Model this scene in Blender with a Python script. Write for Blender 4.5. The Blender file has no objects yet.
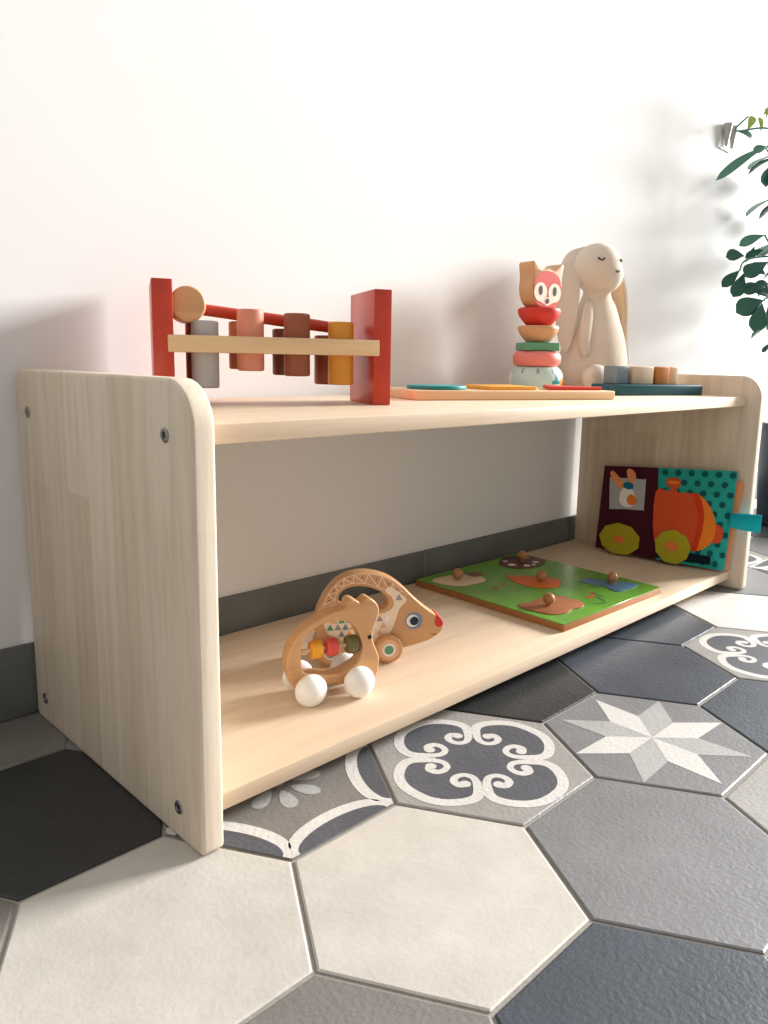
import bpy, bmesh, math, random
from mathutils import Vector, Matrix, noise
random.seed(7)
C = bpy.context.scene.collection
R = math.radians

# ------------------------------------------------------------------ colours
def lin(c):
    return tuple(((x/255)/12.92 if x/255 <= .04045 else ((x/255+.055)/1.055)**2.4) for x in c) + (1,)

def nodes(name, rough=.5, spec=.5):
    m = bpy.data.materials.new(name); m.use_nodes = True
    n = m.node_tree.nodes; l = m.node_tree.links
    b = n['Principled BSDF']; b.inputs['Roughness'].default_value = rough
    b.inputs['Specular IOR Level'].default_value = spec
    return m, n, l, b

def coords(n, l, scale=(1, 1, 1), rot=(0, 0, 0), loc=(0, 0, 0)):
    t = n.new('ShaderNodeTexCoord'); mp = n.new('ShaderNodeMapping')
    l.new(t.outputs['Object'], mp.inputs['Vector'])
    mp.inputs['Scale'].default_value = scale; mp.inputs['Rotation'].default_value = rot
    mp.inputs['Location'].default_value = loc
    return mp.outputs['Vector']

def paint(name, col, rough=.45, spec=.4, var=.06, scale=40, bump=.0):
    m, n, l, b = nodes(name, rough, spec)
    v = coords(n, l)
    t = n.new('ShaderNodeTexNoise'); t.inputs['Scale'].default_value = scale; t.inputs['Detail'].default_value = 4
    l.new(v, t.inputs['Vector'])
    r = n.new('ShaderNodeValToRGB'); c = lin(col)
    r.color_ramp.elements[0].color = tuple(x*(1-var) for x in c[:3])+(1,)
    r.color_ramp.elements[1].color = tuple(min(1, x*(1+var)) for x in c[:3])+(1,)
    r.color_ramp.elements[0].position = .3; r.color_ramp.elements[1].position = .7
    l.new(t.outputs['Fac'], r.inputs['Fac']); l.new(r.outputs['Color'], b.inputs['Base Color'])
    if bump:
        bp = n.new('ShaderNodeBump'); bp.inputs['Strength'].default_value = bump; bp.inputs['Distance'].default_value = .001
        l.new(t.outputs['Fac'], bp.inputs['Height']); l.new(bp.outputs['Normal'], b.inputs['Normal'])
    return m

def wood(name, c1, c2, dark, order=(0, 1), strip=.045, length=.35, grain=.5, rough=.5, fine=260, bricks=True, bump=.15):
    """order = (grain axis, strip axis) in object space."""
    m, n, l, b = nodes(name, rough, .35)
    t = n.new('ShaderNodeTexCoord'); s = n.new('ShaderNodeSeparateXYZ'); l.new(t.outputs['Object'], s.inputs[0])
    cb = n.new('ShaderNodeCombineXYZ')
    third = ({0, 1, 2}-set(order)).pop()
    l.new(s.outputs[order[0]], cb.inputs[0]); l.new(s.outputs[order[1]], cb.inputs[1]); l.new(s.outputs[third], cb.inputs[2])
    v = cb.outputs[0]
    base = None
    if bricks:
        br = n.new('ShaderNodeTexBrick'); l.new(v, br.inputs['Vector'])
        br.inputs['Scale'].default_value = 1; br.inputs['Mortar Size'].default_value = 0
        br.inputs['Brick Width'].default_value = length; br.inputs['Row Height'].default_value = strip
        br.offset = .37; br.inputs['Bias'].default_value = 0
        br.inputs['Color1'].default_value = lin(c1); br.inputs['Color2'].default_value = lin(c2)
        base = br.outputs['Color']
    else:
        nz = n.new('ShaderNodeTexNoise'); mp = n.new('ShaderNodeMapping'); l.new(v, mp.inputs[0])
        mp.inputs['Scale'].default_value = (6, 40, 40); l.new(mp.outputs[0], nz.inputs['Vector']); nz.inputs['Scale'].default_value = 1
        mx = n.new('ShaderNodeMix'); mx.data_type = 'RGBA'
        mx.inputs[6].default_value = lin(c1); mx.inputs[7].default_value = lin(c2)
        l.new(nz.outputs['Fac'], mx.inputs[0]); base = mx.outputs[2]
    # broad figure
    mp2 = n.new('ShaderNodeMapping'); l.new(v, mp2.inputs[0]); mp2.inputs['Scale'].default_value = (5, 90, 90)
    n2 = n.new('ShaderNodeTexNoise'); n2.inputs['Scale'].default_value = 1; n2.inputs['Detail'].default_value = 5
    n2.inputs['Distortion'].default_value = .6; l.new(mp2.outputs[0], n2.inputs['Vector'])
    mp3 = n.new('ShaderNodeMapping'); l.new(v, mp3.inputs[0]); mp3.inputs['Scale'].default_value = (22, fine*2.2, fine*2.2)
    n3 = n.new('ShaderNodeTexNoise'); n3.inputs['Scale'].default_value = 1; n3.inputs['Detail'].default_value = 3
    l.new(mp3.outputs[0], n3.inputs['Vector'])
    r2 = n.new('ShaderNodeMapRange'); l.new(n2.outputs['Fac'], r2.inputs[0]); r2.inputs[1].default_value = .45; r2.inputs[2].default_value = .8
    r2.inputs[3].default_value = 0; r2.inputs[4].default_value = grain
    r3 = n.new('ShaderNodeMapRange'); l.new(n3.outputs['Fac'], r3.inputs[0]); r3.inputs[1].default_value = .56; r3.inputs[2].default_value = .75
    r3.inputs[3].default_value = 0; r3.inputs[4].default_value = grain*.8
    m1 = n.new('ShaderNodeMix'); m1.data_type = 'RGBA'; l.new(r2.outputs[0], m1.inputs[0]); l.new(base, m1.inputs[6]); m1.inputs[7].default_value = lin(dark)
    m2 = n.new('ShaderNodeMix'); m2.data_type = 'RGBA'; l.new(r3.outputs[0], m2.inputs[0]); l.new(m1.outputs[2], m2.inputs[6]); m2.inputs[7].default_value = lin(dark)
    l.new(m2.outputs[2], b.inputs['Base Color'])
    bp = n.new('ShaderNodeBump'); bp.inputs['Strength'].default_value = bump; bp.inputs['Distance'].default_value = .0006
    l.new(n3.outputs['Fac'], bp.inputs['Height']); l.new(bp.outputs['Normal'], b.inputs['Normal'])
    return m

def tile_mat(name, col, var=.13, rough=.42, tint=None, bump=.5):
    m, n, l, b = nodes(name, rough, .45)
    v = coords(n, l)
    a = n.new('ShaderNodeTexNoise'); a.inputs['Scale'].default_value = 14; a.inputs['Detail'].default_value = 7; a.inputs['Roughness'].default_value = .65
    l.new(v, a.inputs['Vector'])
    f = n.new('ShaderNodeTexNoise'); f.inputs['Scale'].default_value = 230; f.inputs['Detail'].default_value = 4
    l.new(v, f.inputs['Vector'])
    r = n.new('ShaderNodeValToRGB'); c = lin(col); c2 = lin(tint or col)
    r.color_ramp.elements[0].position = .3; r.color_ramp.elements[1].position = .72
    r.color_ramp.elements[0].color = tuple(x*(1-var) for x in c[:3])+(1,)
    r.color_ramp.elements[1].color = tuple(min(1, x*(1+var)) for x in c2[:3])+(1,)
    l.new(a.outputs['Fac'], r.inputs['Fac'])
    vo = n.new('ShaderNodeTexVoronoi'); vo.inputs['Scale'].default_value = 150; l.new(v, vo.inputs['Vector'])
    sp = n.new('ShaderNodeMapRange'); l.new(vo.outputs['Distance'], sp.inputs[0]); sp.inputs[1].default_value = .04; sp.inputs[2].default_value = .12
    sp.inputs[3].default_value = .16; sp.inputs[4].default_value = 0
    mx = n.new('ShaderNodeMix'); mx.data_type = 'RGBA'; l.new(sp.outputs[0], mx.inputs[0]); l.new(r.outputs['Color'], mx.inputs[6])
    mx.inputs[7].default_value = tuple(x*.55 for x in c[:3])+(1,)
    l.new(mx.outputs[2], b.inputs['Base Color'])
    ad = n.new('ShaderNodeMath'); ad.operation = 'MULTIPLY_ADD'; l.new(a.outputs['Fac'], ad.inputs[0]); ad.inputs[1].default_value = 1.6; l.new(f.outputs['Fac'], ad.inputs[2])
    bp = n.new('ShaderNodeBump'); bp.inputs['Strength'].default_value = bump; bp.inputs['Distance'].default_value = .0012
    l.new(ad.outputs[0], bp.inputs['Height']); l.new(bp.outputs['Normal'], b.inputs['Normal'])
    return m

def cloth(name, col, scale=900, bump=.4):
    m, n, l, b = nodes(name, .95, .1)
    v = coords(n, l)
    b.inputs['Base Color'].default_value = lin(col)
    b.inputs['Sheen Weight'].default_value = .15
    t = n.new('ShaderNodeTexNoise'); t.inputs['Scale'].default_value = scale; l.new(v, t.inputs['Vector'])
    bp = n.new('ShaderNodeBump'); bp.inputs['Strength'].default_value = bump; bp.inputs['Distance'].default_value = .001
    l.new(t.outputs['Fac'], bp.inputs['Height']); l.new(bp.outputs['Normal'], b.inputs['Normal'])
    return m

M = {}
M['wall'] = paint('wall_paint', (226, 224, 222), .85, .2, .012, 3, .08)
M['panel'] = wood('shelf_wood_panel', (218, 205, 186), (208, 193, 172), (180, 158, 132), (2, 1), .042, .42, .55, .55)
M['board'] = wood('shelf_wood_board', (236, 216, 192), (226, 202, 174), (200, 168, 136), (0, 1), .045, .5, .4, .45)
M['beech'] = wood('beech', (214, 168, 122), (200, 152, 106), (172, 120, 78), (0, 1), bricks=False, grain=.35, rough=.4)
M['beech_v'] = wood('beech_vertical', (222, 178, 128), (206, 158, 108), (176, 124, 80), (2, 0), bricks=False, grain=.35, rough=.4)
M['pale'] = wood('pale_wood', (232, 200, 158), (222, 186, 142), (200, 160, 115), (0, 1), bricks=False, grain=.35, rough=.5)
M['knobw'] = wood('knob_wood', (190, 138, 92), (170, 118, 74), (140, 92, 54), (2, 0), bricks=False, grain=.3, rough=.35)
M['plyedge'] = wood('ply_edge', (178, 122, 72), (160, 104, 60), (130, 80, 45), (0, 2), bricks=False, grain=.3, rough=.5)
def P(k, c, *a, **kw): M[k] = paint(k, c, *a, **kw)
P('red', (192, 62, 38), .3); P('brightred', (206, 54, 42), .5); P('greypeg', (176, 174, 172), .45); P('darkpeg', (105, 82, 62), .45)
P('pinkpeg', (216, 138, 112), .45); P('tanpeg', (190, 118, 78), .45); P('brownpeg', (146, 82, 54), .45); P('chocpeg', (112, 58, 38), .45)
P('yellowpeg', (214, 142, 42), .4); P('rustpeg', (150, 76, 40), .4)
P('teal', (28, 140, 142), .4); P('yellow', (236, 168, 62), .4); P('whitepaint', (240, 238, 234), .35); P('pink', (232, 132, 120), .45)
P('sage', (96, 158, 122), .45); P('mint', (190, 214, 206), .4); P('darkteal', (22, 78, 88), .45); P('cream', (240, 222, 198), .5)
P('olive', (104, 98, 58), .4); P('beadred', (208, 78, 70), .35); P('beadyellow', (232, 160, 44), .35); P('black', (28, 26, 28), .4)
P('greypaint', (150, 152, 154), .4); P('navy', (26, 46, 70), .3); P('blueprint', (120, 140, 164), .4); P('orangedot', (226, 118, 60), .5)
P('grass', (104, 160, 58), .25, var=.15, scale=18); P('sheep', (222, 196, 168), .4); P('sheephead', (120, 78, 54), .4); P('cowbrown', (96, 62, 46), .4)
P('fish', (226, 112, 44), .4); P('bluepiece', (86, 124, 156), .35); P('hogpiece', (172, 110, 76), .4)
P('blockgrey', (124, 140, 146), .5); P('blockbeige', (206, 184, 156), .5); P('blockorange', (196, 122, 52), .5); P('blockpeach', (236, 194, 152), .5)
M['maroon'] = cloth('maroon_felt', (72, 22, 38)); M['tealcloth'] = cloth('teal_cloth', (42, 170, 158)); M['dotcloth'] = cloth('dot_cloth', (16, 92, 92))
M['orangefelt'] = cloth('orange_felt', (214, 84, 46)); M['orangefelt2'] = cloth('light_orange_felt', (238, 130, 44)); M['rustfelt'] = cloth('rust_felt', (206, 62, 26))
M['limefelt'] = cloth('lime_felt', (172, 164, 40)); M['silver'] = cloth('grey_satin', (176, 180, 182)); M['peachfelt'] = cloth('peach_felt', (240, 152, 100))
M['navyfelt'] = cloth('dark_felt', (14, 30, 40)); M['aqua'] = cloth('aqua_ribbon', (20, 172, 184), 500); M['bluefelt'] = cloth('blue_felt', (30, 110, 140))
M['plush'] = cloth('cream_plush', (226, 212, 194), 1400, .9); M['lining'] = cloth('tan_lining', (214, 184, 150), 1400, .6)
M['thread'] = cloth('dark_thread', (92, 78, 66))
P('potm', (20, 34, 48), .45, var=.1); P('soil', (60, 44, 34), .9, var=.3, bump=.8); P('bark', (104, 92, 66), .8, var=.2, bump=.6)
def leafmat(k, c, c2):
    m, n, l, b = nodes(k, .4, .5)
    t = n.new('ShaderNodeTexNoise'); t.inputs['Scale'].default_value = 25; l.new(coords(n, l), t.inputs['Vector'])
    mx = n.new('ShaderNodeMix'); mx.data_type = 'RGBA'; mx.inputs[6].default_value = lin(c); mx.inputs[7].default_value = lin(c2)
    l.new(t.outputs['Fac'], mx.inputs[0]); l.new(mx.outputs[2], b.inputs['Base Color'])
    b.inputs['Transmission Weight'].default_value = 0
    M[k] = m
leafmat('leafdark', (20, 72, 58), (36, 96, 78)); leafmat('leafmid', (64, 118, 98), (88, 138, 118)); leafmat('leafyoung', (150, 180, 70), (176, 196, 96))
def metal(k, c, rough):
    m, n, l, b = nodes(k, rough); b.inputs['Base Color'].default_value = lin(c); b.inputs['Metallic'].default_value = 1
    t = n.new('ShaderNodeTexNoise'); t.inputs['Scale'].default_value = 400; l.new(coords(n, l), t.inputs['Vector'])
    bp = n.new('ShaderNodeBump'); bp.inputs['Strength'].default_value = .08; l.new(t.outputs['Fac'], bp.inputs['Height']); l.new(bp.outputs['Normal'], b.inputs['Normal'])
    M[k] = m
metal('steel', (150, 148, 146), .35)
P('socket', (24, 24, 26), .6); P('markgrey', (170, 168, 166), .4)
M['t_beige'] = tile_mat('tile_beige', (190, 184, 175), .07, tint=(198, 192, 183), bump=.22)
M['t_white'] = tile_mat('tile_white', (212, 208, 202), .06)
M['t_grey'] = tile_mat('tile_grey', (122, 122, 123), .1)
M['t_lgrey'] = tile_mat('tile_lightgrey', (150, 147, 143), .1)
M['t_taupe'] = tile_mat('tile_taupe', (122, 118, 113), .12)
M['t_slate'] = tile_mat('tile_slate', (64, 70, 78), .16)
M['t_char'] = tile_mat('tile_charcoal', (44, 46, 46), .14)
M['t_pat'] = tile_mat('tile_print_white', (204, 201, 196), .06)
M['t_patg'] = tile_mat('tile_print_grey', (166, 165, 163), .08)
M['t_dark'] = tile_mat('tile_print_dark', (84, 86, 92), .14)
M['grout'] = paint('grout', (150, 145, 138), .9, .2, .12, 300, .4)
M['base'] = tile_mat('baseboard_tile', (98, 101, 98), .12, .5)

# ------------------------------------------------------------------ geometry
def b_out(bm):
    vs = [v.co.copy() for v in bm.verts]; bm.verts.index_update()
    fs = [[v.index for v in f.verts] for f in bm.faces]; bm.free(); return vs, fs
def box(sx, sy, sz, bev=0, seg=2, at=(0, 0, 0)):
    bm = bmesh.new(); bmesh.ops.create_cube(bm, size=1)
    for v in bm.verts: v.co = Vector((v.co.x*sx+at[0], v.co.y*sy+at[1], v.co.z*sz+at[2]))
    if bev: bmesh.ops.bevel(bm, geom=bm.edges[:], offset=bev, segments=seg, affect='EDGES', profile=.5)
    return b_out(bm)
def lathe(prof, seg=40, at=(0, 0, 0), sy=1):
    vs, fs = [], []; ring = []
    for r, z in prof:
        if r < 1e-7: ring.append([len(vs)]); vs.append(Vector((at[0], at[1], z+at[2])))
        else:
            ring.append(list(range(len(vs), len(vs)+seg)))
            for k in range(seg):
                a = 2*math.pi*k/seg; vs.append(Vector((at[0]+r*math.cos(a), at[1]+r*sy*math.sin(a), z+at[2])))
    for A, B in zip(ring, ring[1:]):
        for k in range(seg):
            j = (k+1) % seg
            if len(A) == 1 and len(B) == 1: continue
            if len(A) == 1: fs.append([A[0], B[j], B[k]])
            elif len(B) == 1: fs.append([A[k], A[j], B[0]])
            else: fs.append([A[k], A[j], B[j], B[k]])
    return vs, fs
def disc_prof(r, h, bev, z0=0, n=4):
    p = [(0, z0)]
    for i in range(n+1):
        a = math.pi/2*i/n; p.append((r-bev+bev*math.sin(a), z0+bev-bev*math.cos(a)))
    for i in range(n+1):
        a = math.pi/2*i/n; p.append((r-bev+bev*math.cos(a), z0+h-bev+bev*math.sin(a)))
    return p+[(0, z0+h)]
def ell(rx, ry, rz, at=(0, 0, 0), seg=32, rings=18):
    return [Vector((v.x*rx+at[0], v.y*ry+at[1], v.z*rz+at[2])) for v in lathe([(math.sin(math.pi*i/rings), -math.cos(math.pi*i/rings)) for i in range(rings+1)], seg)[0]], \
        lathe([(math.sin(math.pi*i/rings), -math.cos(math.pi*i/rings)) for i in range(rings+1)], seg)[1]
def tube(pts, rad, seg=12):
    pts = [Vector(p) for p in pts]
    if not isinstance(rad, (list, tuple)): rad = [rad]*len(pts)
    vs, fs = [], []; up = Vector((0, 0, 1))
    d0 = (pts[1]-pts[0]).normalized()
    if abs(d0.dot(up)) > .9: up = Vector((1, 0, 0))
    for i, p in enumerate(pts):
        d = (pts[min(i+1, len(pts)-1)]-pts[max(i-1, 0)]).normalized()
        a = d.cross(up).normalized(); b = a.cross(d).normalized()
        for k in range(seg):
            t = 2*math.pi*k/seg; vs.append(p+(a*math.cos(t)+b*math.sin(t))*rad[i])
    for i in range(len(pts)-1):
        for k in range(seg):
            j = (k+1) % seg; fs.append([i*seg+k, i*seg+j, (i+1)*seg+j, (i+1)*seg+k])
    fs.append(list(range(seg))[::-1]); fs.append([len(vs)-seg+k for k in range(seg)])
    return vs, fs
def smooth_loop(pts, n=4, closed=True):
    out = []; N = len(pts)
    rng = range(N) if closed else range(N-1)
    for i in rng:
        if closed: p0, p1, p2, p3 = pts[(i-1) % N], pts[i], pts[(i+1) % N], pts[(i+2) % N]
        else: p0, p1, p2, p3 = pts[max(i-1, 0)], pts[i], pts[i+1], pts[min(i+2, N-1)]
        for k in range(n):
            t = k/n
            out.append(tuple(.5*((2*b)+(-a+c)*t+(2*a-5*b+4*c-d)*t*t+(-a+3*b-3*c+d)*t**3) for a, b, c, d in zip(p0, p1, p2, p3)))
    if not closed: out.append(tuple(pts[-1]))
    return out
def prism(loops, thick, bev=.001, res=2):
    """outline(s) in local XY, thickness along Z, centred; inner loops are holes."""
    cu = bpy.data.curves.new('tmp', 'CURVE'); cu.dimensions = '2D'; cu.fill_mode = 'BOTH'
    for lp in loops:
        s = cu.splines.new('POLY'); s.points.add(len(lp)-1)
        for q, p in zip(s.points, lp): q.co = (p[0], p[1], 0, 1)
        s.use_cyclic_u = True
    cu.extrude = max(thick/2-bev, 1e-5); cu.bevel_depth = bev; cu.bevel_resolution = res; cu.offset = -bev
    o = bpy.data.objects.new('tmp', cu); C.objects.link(o)
    dg = bpy.context.evaluated_depsgraph_get(); me = bpy.data.meshes.new_from_object(o.evaluated_get(dg))
    bm = bmesh.new(); bm.from_mesh(me); bmesh.ops.remove_doubles(bm, verts=bm.verts, dist=1e-6)
    bmesh.ops.recalc_face_normals(bm, faces=bm.faces)
    out = b_out(bm)
    bpy.data.objects.remove(o); bpy.data.curves.remove(cu); bpy.data.meshes.remove(me)
    return out
def arc(cx, cy, r, a0, a1, n=8): return [(cx+r*math.cos(R(a0+(a1-a0)*i/n)), cy+r*math.sin(R(a0+(a1-a0)*i/n))) for i in range(n+1)]
def rrect(x0, y0, x1, y1, rs):
    a, b, c, d = rs   # radii at (x0,y0),(x1,y0),(x1,y1),(x0,y1)
    return arc(x0+a, y0+a, a, 180, 270)+arc(x1-b, y0+b, b, 270, 360)+arc(x1-c, y1-c, c, 0, 90)+arc(x0+d, y1-d, d, 90, 180)
def circ(cx, cy, r, n=32): return [(cx+r*math.cos(2*math.pi*k/n), cy+r*math.sin(2*math.pi*k/n)) for k in range(n)]
def star5(cx, cy, r): return circ(cx, cy, r, 3)

class MB:
    def __init__(s): s.v = []; s.f = []; s.m = []; s.mats = []
    def add(s, sh, mat, mx=None):
        if mat not in s.mats: s.mats.append(mat)
        k = s.mats.index(mat); o = len(s.v)
        s.v += [(mx @ Vector(p)) if mx is not None else Vector(p) for p in sh[0]]
        s.f += [[i+o for i in f] for f in sh[1]]; s.m += [k]*len(sh[1]); return s
    def face(s, pts, mat, mx=None): return s.add(([Vector(p) for p in pts], [list(range(len(pts)))]), mat, mx)
    def build(s, name, parent=None, loc=(0, 0, 0), rot=(0, 0, 0), sharp=38, fixn=False):
        me = bpy.data.meshes.new(name); me.from_pydata([tuple(p) for p in s.v], [], s.f)
        for k in s.mats: me.materials.append(M[k])
        me.polygons.foreach_set('material_index', s.m); me.update()
        if fixn:
            bm = bmesh.new(); bm.from_mesh(me); bmesh.ops.recalc_face_normals(bm, faces=bm.faces); bm.to_mesh(me); bm.free()
        me.polygons.foreach_set('use_smooth', [True]*len(me.polygons)); me.set_sharp_from_angle(angle=R(sharp))
        o = bpy.data.objects.new(name, me); C.objects.link(o)
        o.location = loc; o.rotation_euler = rot
        if parent: o.parent = parent
        return o
def one(sh, mat): return MB().add(sh, mat)
def tag(o, label=None, cat=None, group=None, kind=None):
    if label: o['label'] = label
    if cat: o['category'] = cat
    if group: o['group'] = group
    if kind: o['kind'] = kind
    return o
def thing(name, label, cat, loc=(0, 0, 0), rz=0, group=None):
    o = bpy.data.objects.new(name, None); C.objects.link(o); o.location = loc; o.rotation_euler = (0, 0, rz)
    o.empty_display_size = .02
    return tag(o, label, cat, group)
def T(x=0, y=0, z=0): return Matrix.Translation((x, y, z))
RX90 = Matrix.Rotation(R(90), 4, 'X')      # local XY outline -> XZ plane

# ------------------------------------------------------------------ dimensions
L, D, H, TH = 1.098, .344, .3757, .0198
REC, ZU, TS, ZL = .024, .3408, .0159, .0322
WY, BH, BT = .354, .0809, .0058

# ------------------------------------------------------------------ room
wm = MB().add(box(6.6, .12, 2.72, at=(1.2, WY+.06, 1.34)), 'wall')
tag(wm.build('wall_back'), kind='structure')
bb = MB(); tw = .431; x = .1985-6*tw
while x < 4.5:
    bb.add(box(tw-.003, BT, BH-.0015, .0012, at=(x+tw/2, WY-BT/2, BH/2)), 'base'); x += tw
bb.add(box(6.6, BT-.0015, BH-.003, at=(1.2, WY-BT/2+.0007, BH/2)), 'grout')
tag(bb.build('baseboard_back'), kind='structure')

S = .115
BX, BY = .1078, -.1488
fl = MB()
fl.face([(-2.1, -2.3, -.0016), (4.5, -2.3, -.0016), (4.5, WY, -.0016), (-2.1, WY, -.0016)], 'grout')
known = {(0, 0): 't_beige', (-1, 0): 't_beige', (1, -1): 't_grey', (1, 0): 'quat', (0, 1): 'flower', (2, 0): 'star', (-1, 1): 't_char',
         (-1, 2): 't_taupe', (-2, 1): 't_taupe', (-1, -1): 't_taupe', (0, -1): 't_slate', (1, 1): 't_char', (2, 1): 't_char', (2, -1): 't_lgrey',
         (3, -1): 't_slate', (3, 0): 't_slate', (4, 1): 't_slate', (4, 0): 'quat', (5, 0): 't_white', (7, 1): 'quat', (6, 1): 't_grey', (7, 0): 'flower',
         (3, 1): 't_lgrey', (5, 1): 't_slate', (6, 0): 't_slate', (8, 1): 't_grey', (8, 2): 't_white', (0, 2): 't_grey', (1, 2): 't_beige'}
def clip_y(poly, ymax):
    out = []
    for a, b in zip(poly, poly[1:]+poly[:1]):
        ia, ib = a[1] <= ymax, b[1] <= ymax
        if ia: out.append(a)
        if ia != ib:
            t = (ymax-a[1])/(b[1]-a[1]); out.append((a[0]+(b[0]-a[0])*t, ymax))
    return out
def ribbon(pts, w, z, mat, cx, cy):
    n = len(pts); Lp, Rp = [], []
    for i, p in enumerate(pts):
        a, b = pts[max(i-1, 0)], pts[min(i+1, n-1)]
        d = Vector((b[0]-a[0], b[1]-a[1])).normalized(); ww = w[i] if isinstance(w, list) else w
        Lp.append((cx+(p[0]-d.y*ww/2)*S, cy+(p[1]+d.x*ww/2)*S, z)); Rp.append((cx+(p[0]+d.y*ww/2)*S, cy+(p[1]-d.x*ww/2)*S, z))
    for i in range(n-1): fl.face([Rp[i], Rp[i+1], Lp[i+1], Lp[i]], mat)
def flat(pts, z, mat, cx, cy):
    q = [(cx+p[0]*S, cy+p[1]*S) for p in pts]
    q = clip_y(q, WY-BT)
    if len(q) > 2: fl.face([(a, b, z) for a, b in q], mat)
hexr = 1-.016
hexpts = [(hexr*math.cos(R(60*k)), hexr*math.sin(R(60*k))) for k in range(6)]
def quat(cx, cy):
    flat([(.36*math.cos(R(t)), .36*math.sin(R(t))) for t in range(0, 360, 15)], .000115, 't_dark', cx, cy)
    half = [(.79, 0), (.775, .13), (.715, .245), (.62, .33), (.52, .375), (.435, .367), (.36, .305), (.295, .235), (.262, .165), (.285, .095), (.355, .068), (.42, .095), (.432, .16), (.385, .19)]
    path = smooth_loop(half, 4, False); n = len(path)
    w = [.092 if i < 20 else .092-.034*math.sin(math.pi*min(1, (i-20)/(n-21))) for i in range(n)]
    for a in (0, 90, 180, 270):
        ca, sa = math.cos(R(a)), math.sin(R(a))
        rot = lambda p: (p[0]*ca-p[1]*sa, p[0]*sa+p[1]*ca)
        up = path[:25]
        flat([rot((0, 0))]+[rot((u, -v)) for u, v in up[::-1]]+[rot(q) for q in up[1:]], .00012+a*1e-7, 't_dark', cx, cy)
        for sgn in (1, -1):
            pp = [rot((u, v*sgn)) for u, v in path]
            ribbon(pp, w, .0002+a*1e-7+(sgn+1)*1e-6, 't_pat', cx, cy)
            e = pp[-1]; flat([(e[0]+.048*math.cos(R(t)), e[1]+.048*math.sin(R(t))) for t in range(0, 360, 20)], .00026, 't_pat', cx, cy)
def star(cx, cy):
    for k in range(8):
        a = 22.5+45*k; tip = (.85*math.cos(R(a)), .85*math.sin(R(a)))
        n1 = (.43*math.cos(R(a+22.5)), .43*math.sin(R(a+22.5))); n2 = (.43*math.cos(R(a-22.5)), .43*math.sin(R(a-22.5)))
        if k % 2: flat([(0, 0), n2, tip, n1], .0002, 't_pat', cx, cy)
        else: flat([(0, 0), n2, tip, n1], .00019, 't_patg', cx, cy)
def flower(cx, cy):
    for k in range(8):
        a = R(-17+45*k); pts = []
        for i in range(24):
            t = 2*math.pi*i/24; r = .25+.13*math.cos(t); w = .062*math.sin(t)*(1+.35*math.cos(t))
            pts.append((r*math.cos(a)-w*math.sin(a), r*math.sin(a)+w*math.cos(a)))
        flat(pts, .0002, 't_patg', cx, cy)
    flat([(.06*math.cos(R(t)), .06*math.sin(R(t))) for t in range(0, 360, 20)], .0002, 't_patg', cx, cy)
    for k in range(6):
        m = R(30+60*k); pt_ = lambda s_, dp: (dp*math.cos(m)-s_*math.sin(m), dp*math.sin(m)+s_*math.cos(m))
        p = [pt_(.42*u, .850-.165*math.sqrt(max(0, 1-u*u))) for u in [math.sin(math.pi/2*(i-8)/8) for i in range(17)]]
        q = [pt_(.44*u, .762-.18*math.sqrt(max(0, 1-u*u))) for u in [math.sin(math.pi/2*(i-8)/8) for i in range(17)]]
        flat(p, .00012, 't_dark', cx, cy)
        for i in range(16):
            flat([q[i], q[i+1], p[i+1], p[i]], .0002, 't_pat', cx, cy)
        flat([p[0], q[0], pt_(-.489, .850)], .0002, 't_pat', cx, cy); flat([q[-1], p[-1], pt_(.489, .850)], .0002, 't_pat', cx, cy)
rnd = random.Random(3)
for m in range(-12, 25):
    for n in range(-11, 5):
        cx = BX+1.5*S*m; cy = BY+math.sqrt(3)*S*n+(math.sqrt(3)/2*S if m % 2 else 0)
        if cy-.1 > WY or cy < -2.2: continue
        k = known.get((m, n)) or rnd.choice(['t_beige', 't_grey', 't_slate', 't_char', 't_lgrey', 't_taupe', 't_white'])
        base = {'quat': 't_lgrey', 'star': 't_grey', 'flower': 't_taupe'}.get(k, k)
        top = clip_y([(cx+p[0]*S*.984, cy+p[1]*S*.984) for p in hexpts], WY-BT-.002)
        rim = clip_y([(cx+p[0]*S, cy+p[1]*S) for p in hexpts], WY-BT-.001)
        if len(top) < 3 or len(top) != len(rim): continue
        o = len(fl.v)
        N = len(top)
        vs = [Vector((a, b, 0)) for a, b in top]+[Vector((a, b, -.0007)) for a, b in rim]+[Vector((a, b, -.002)) for a, b in rim]
        fs = [list(range(N))]+[[i+N, (i+1) % N+N, (i+1) % N, i] for i in range(N)]+[[i+2*N, (i+1) % N+2*N, (i+1) % N+N, i+N] for i in range(N)]
        fl.add((vs, fs), base)
        if k == 'quat': quat(cx, cy)
        if k == 'star': star(cx, cy)
        if k == 'flower': flower(cx, cy)
tag(fl.build('floor', sharp=20), kind='structure')

# ------------------------------------------------------------------ the shelf
sh = thing('toy_shelf', 'low pale wooden two-tier toy shelf with rounded side panels on the hexagon tile floor', 'shelf')
YZ = Matrix(((0, 0, 1, 0), (1, 0, 0, 0), (0, 1, 0, 0), (0, 0, 0, 1)))   # outline (y,z), thickness along x
out = rrect(0, 0, D, H, (.006, .008, .012, .036))
side = prism([out], TH, .003, 3)
for x in (TH/2, L-TH/2):
    one(side, 'panel').add(([], []), 'panel').build('side_panel', sh, loc=(0, 0, 0)).matrix_local = T(x, 0, 0) @ YZ @ Matrix.Identity(4)
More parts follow.
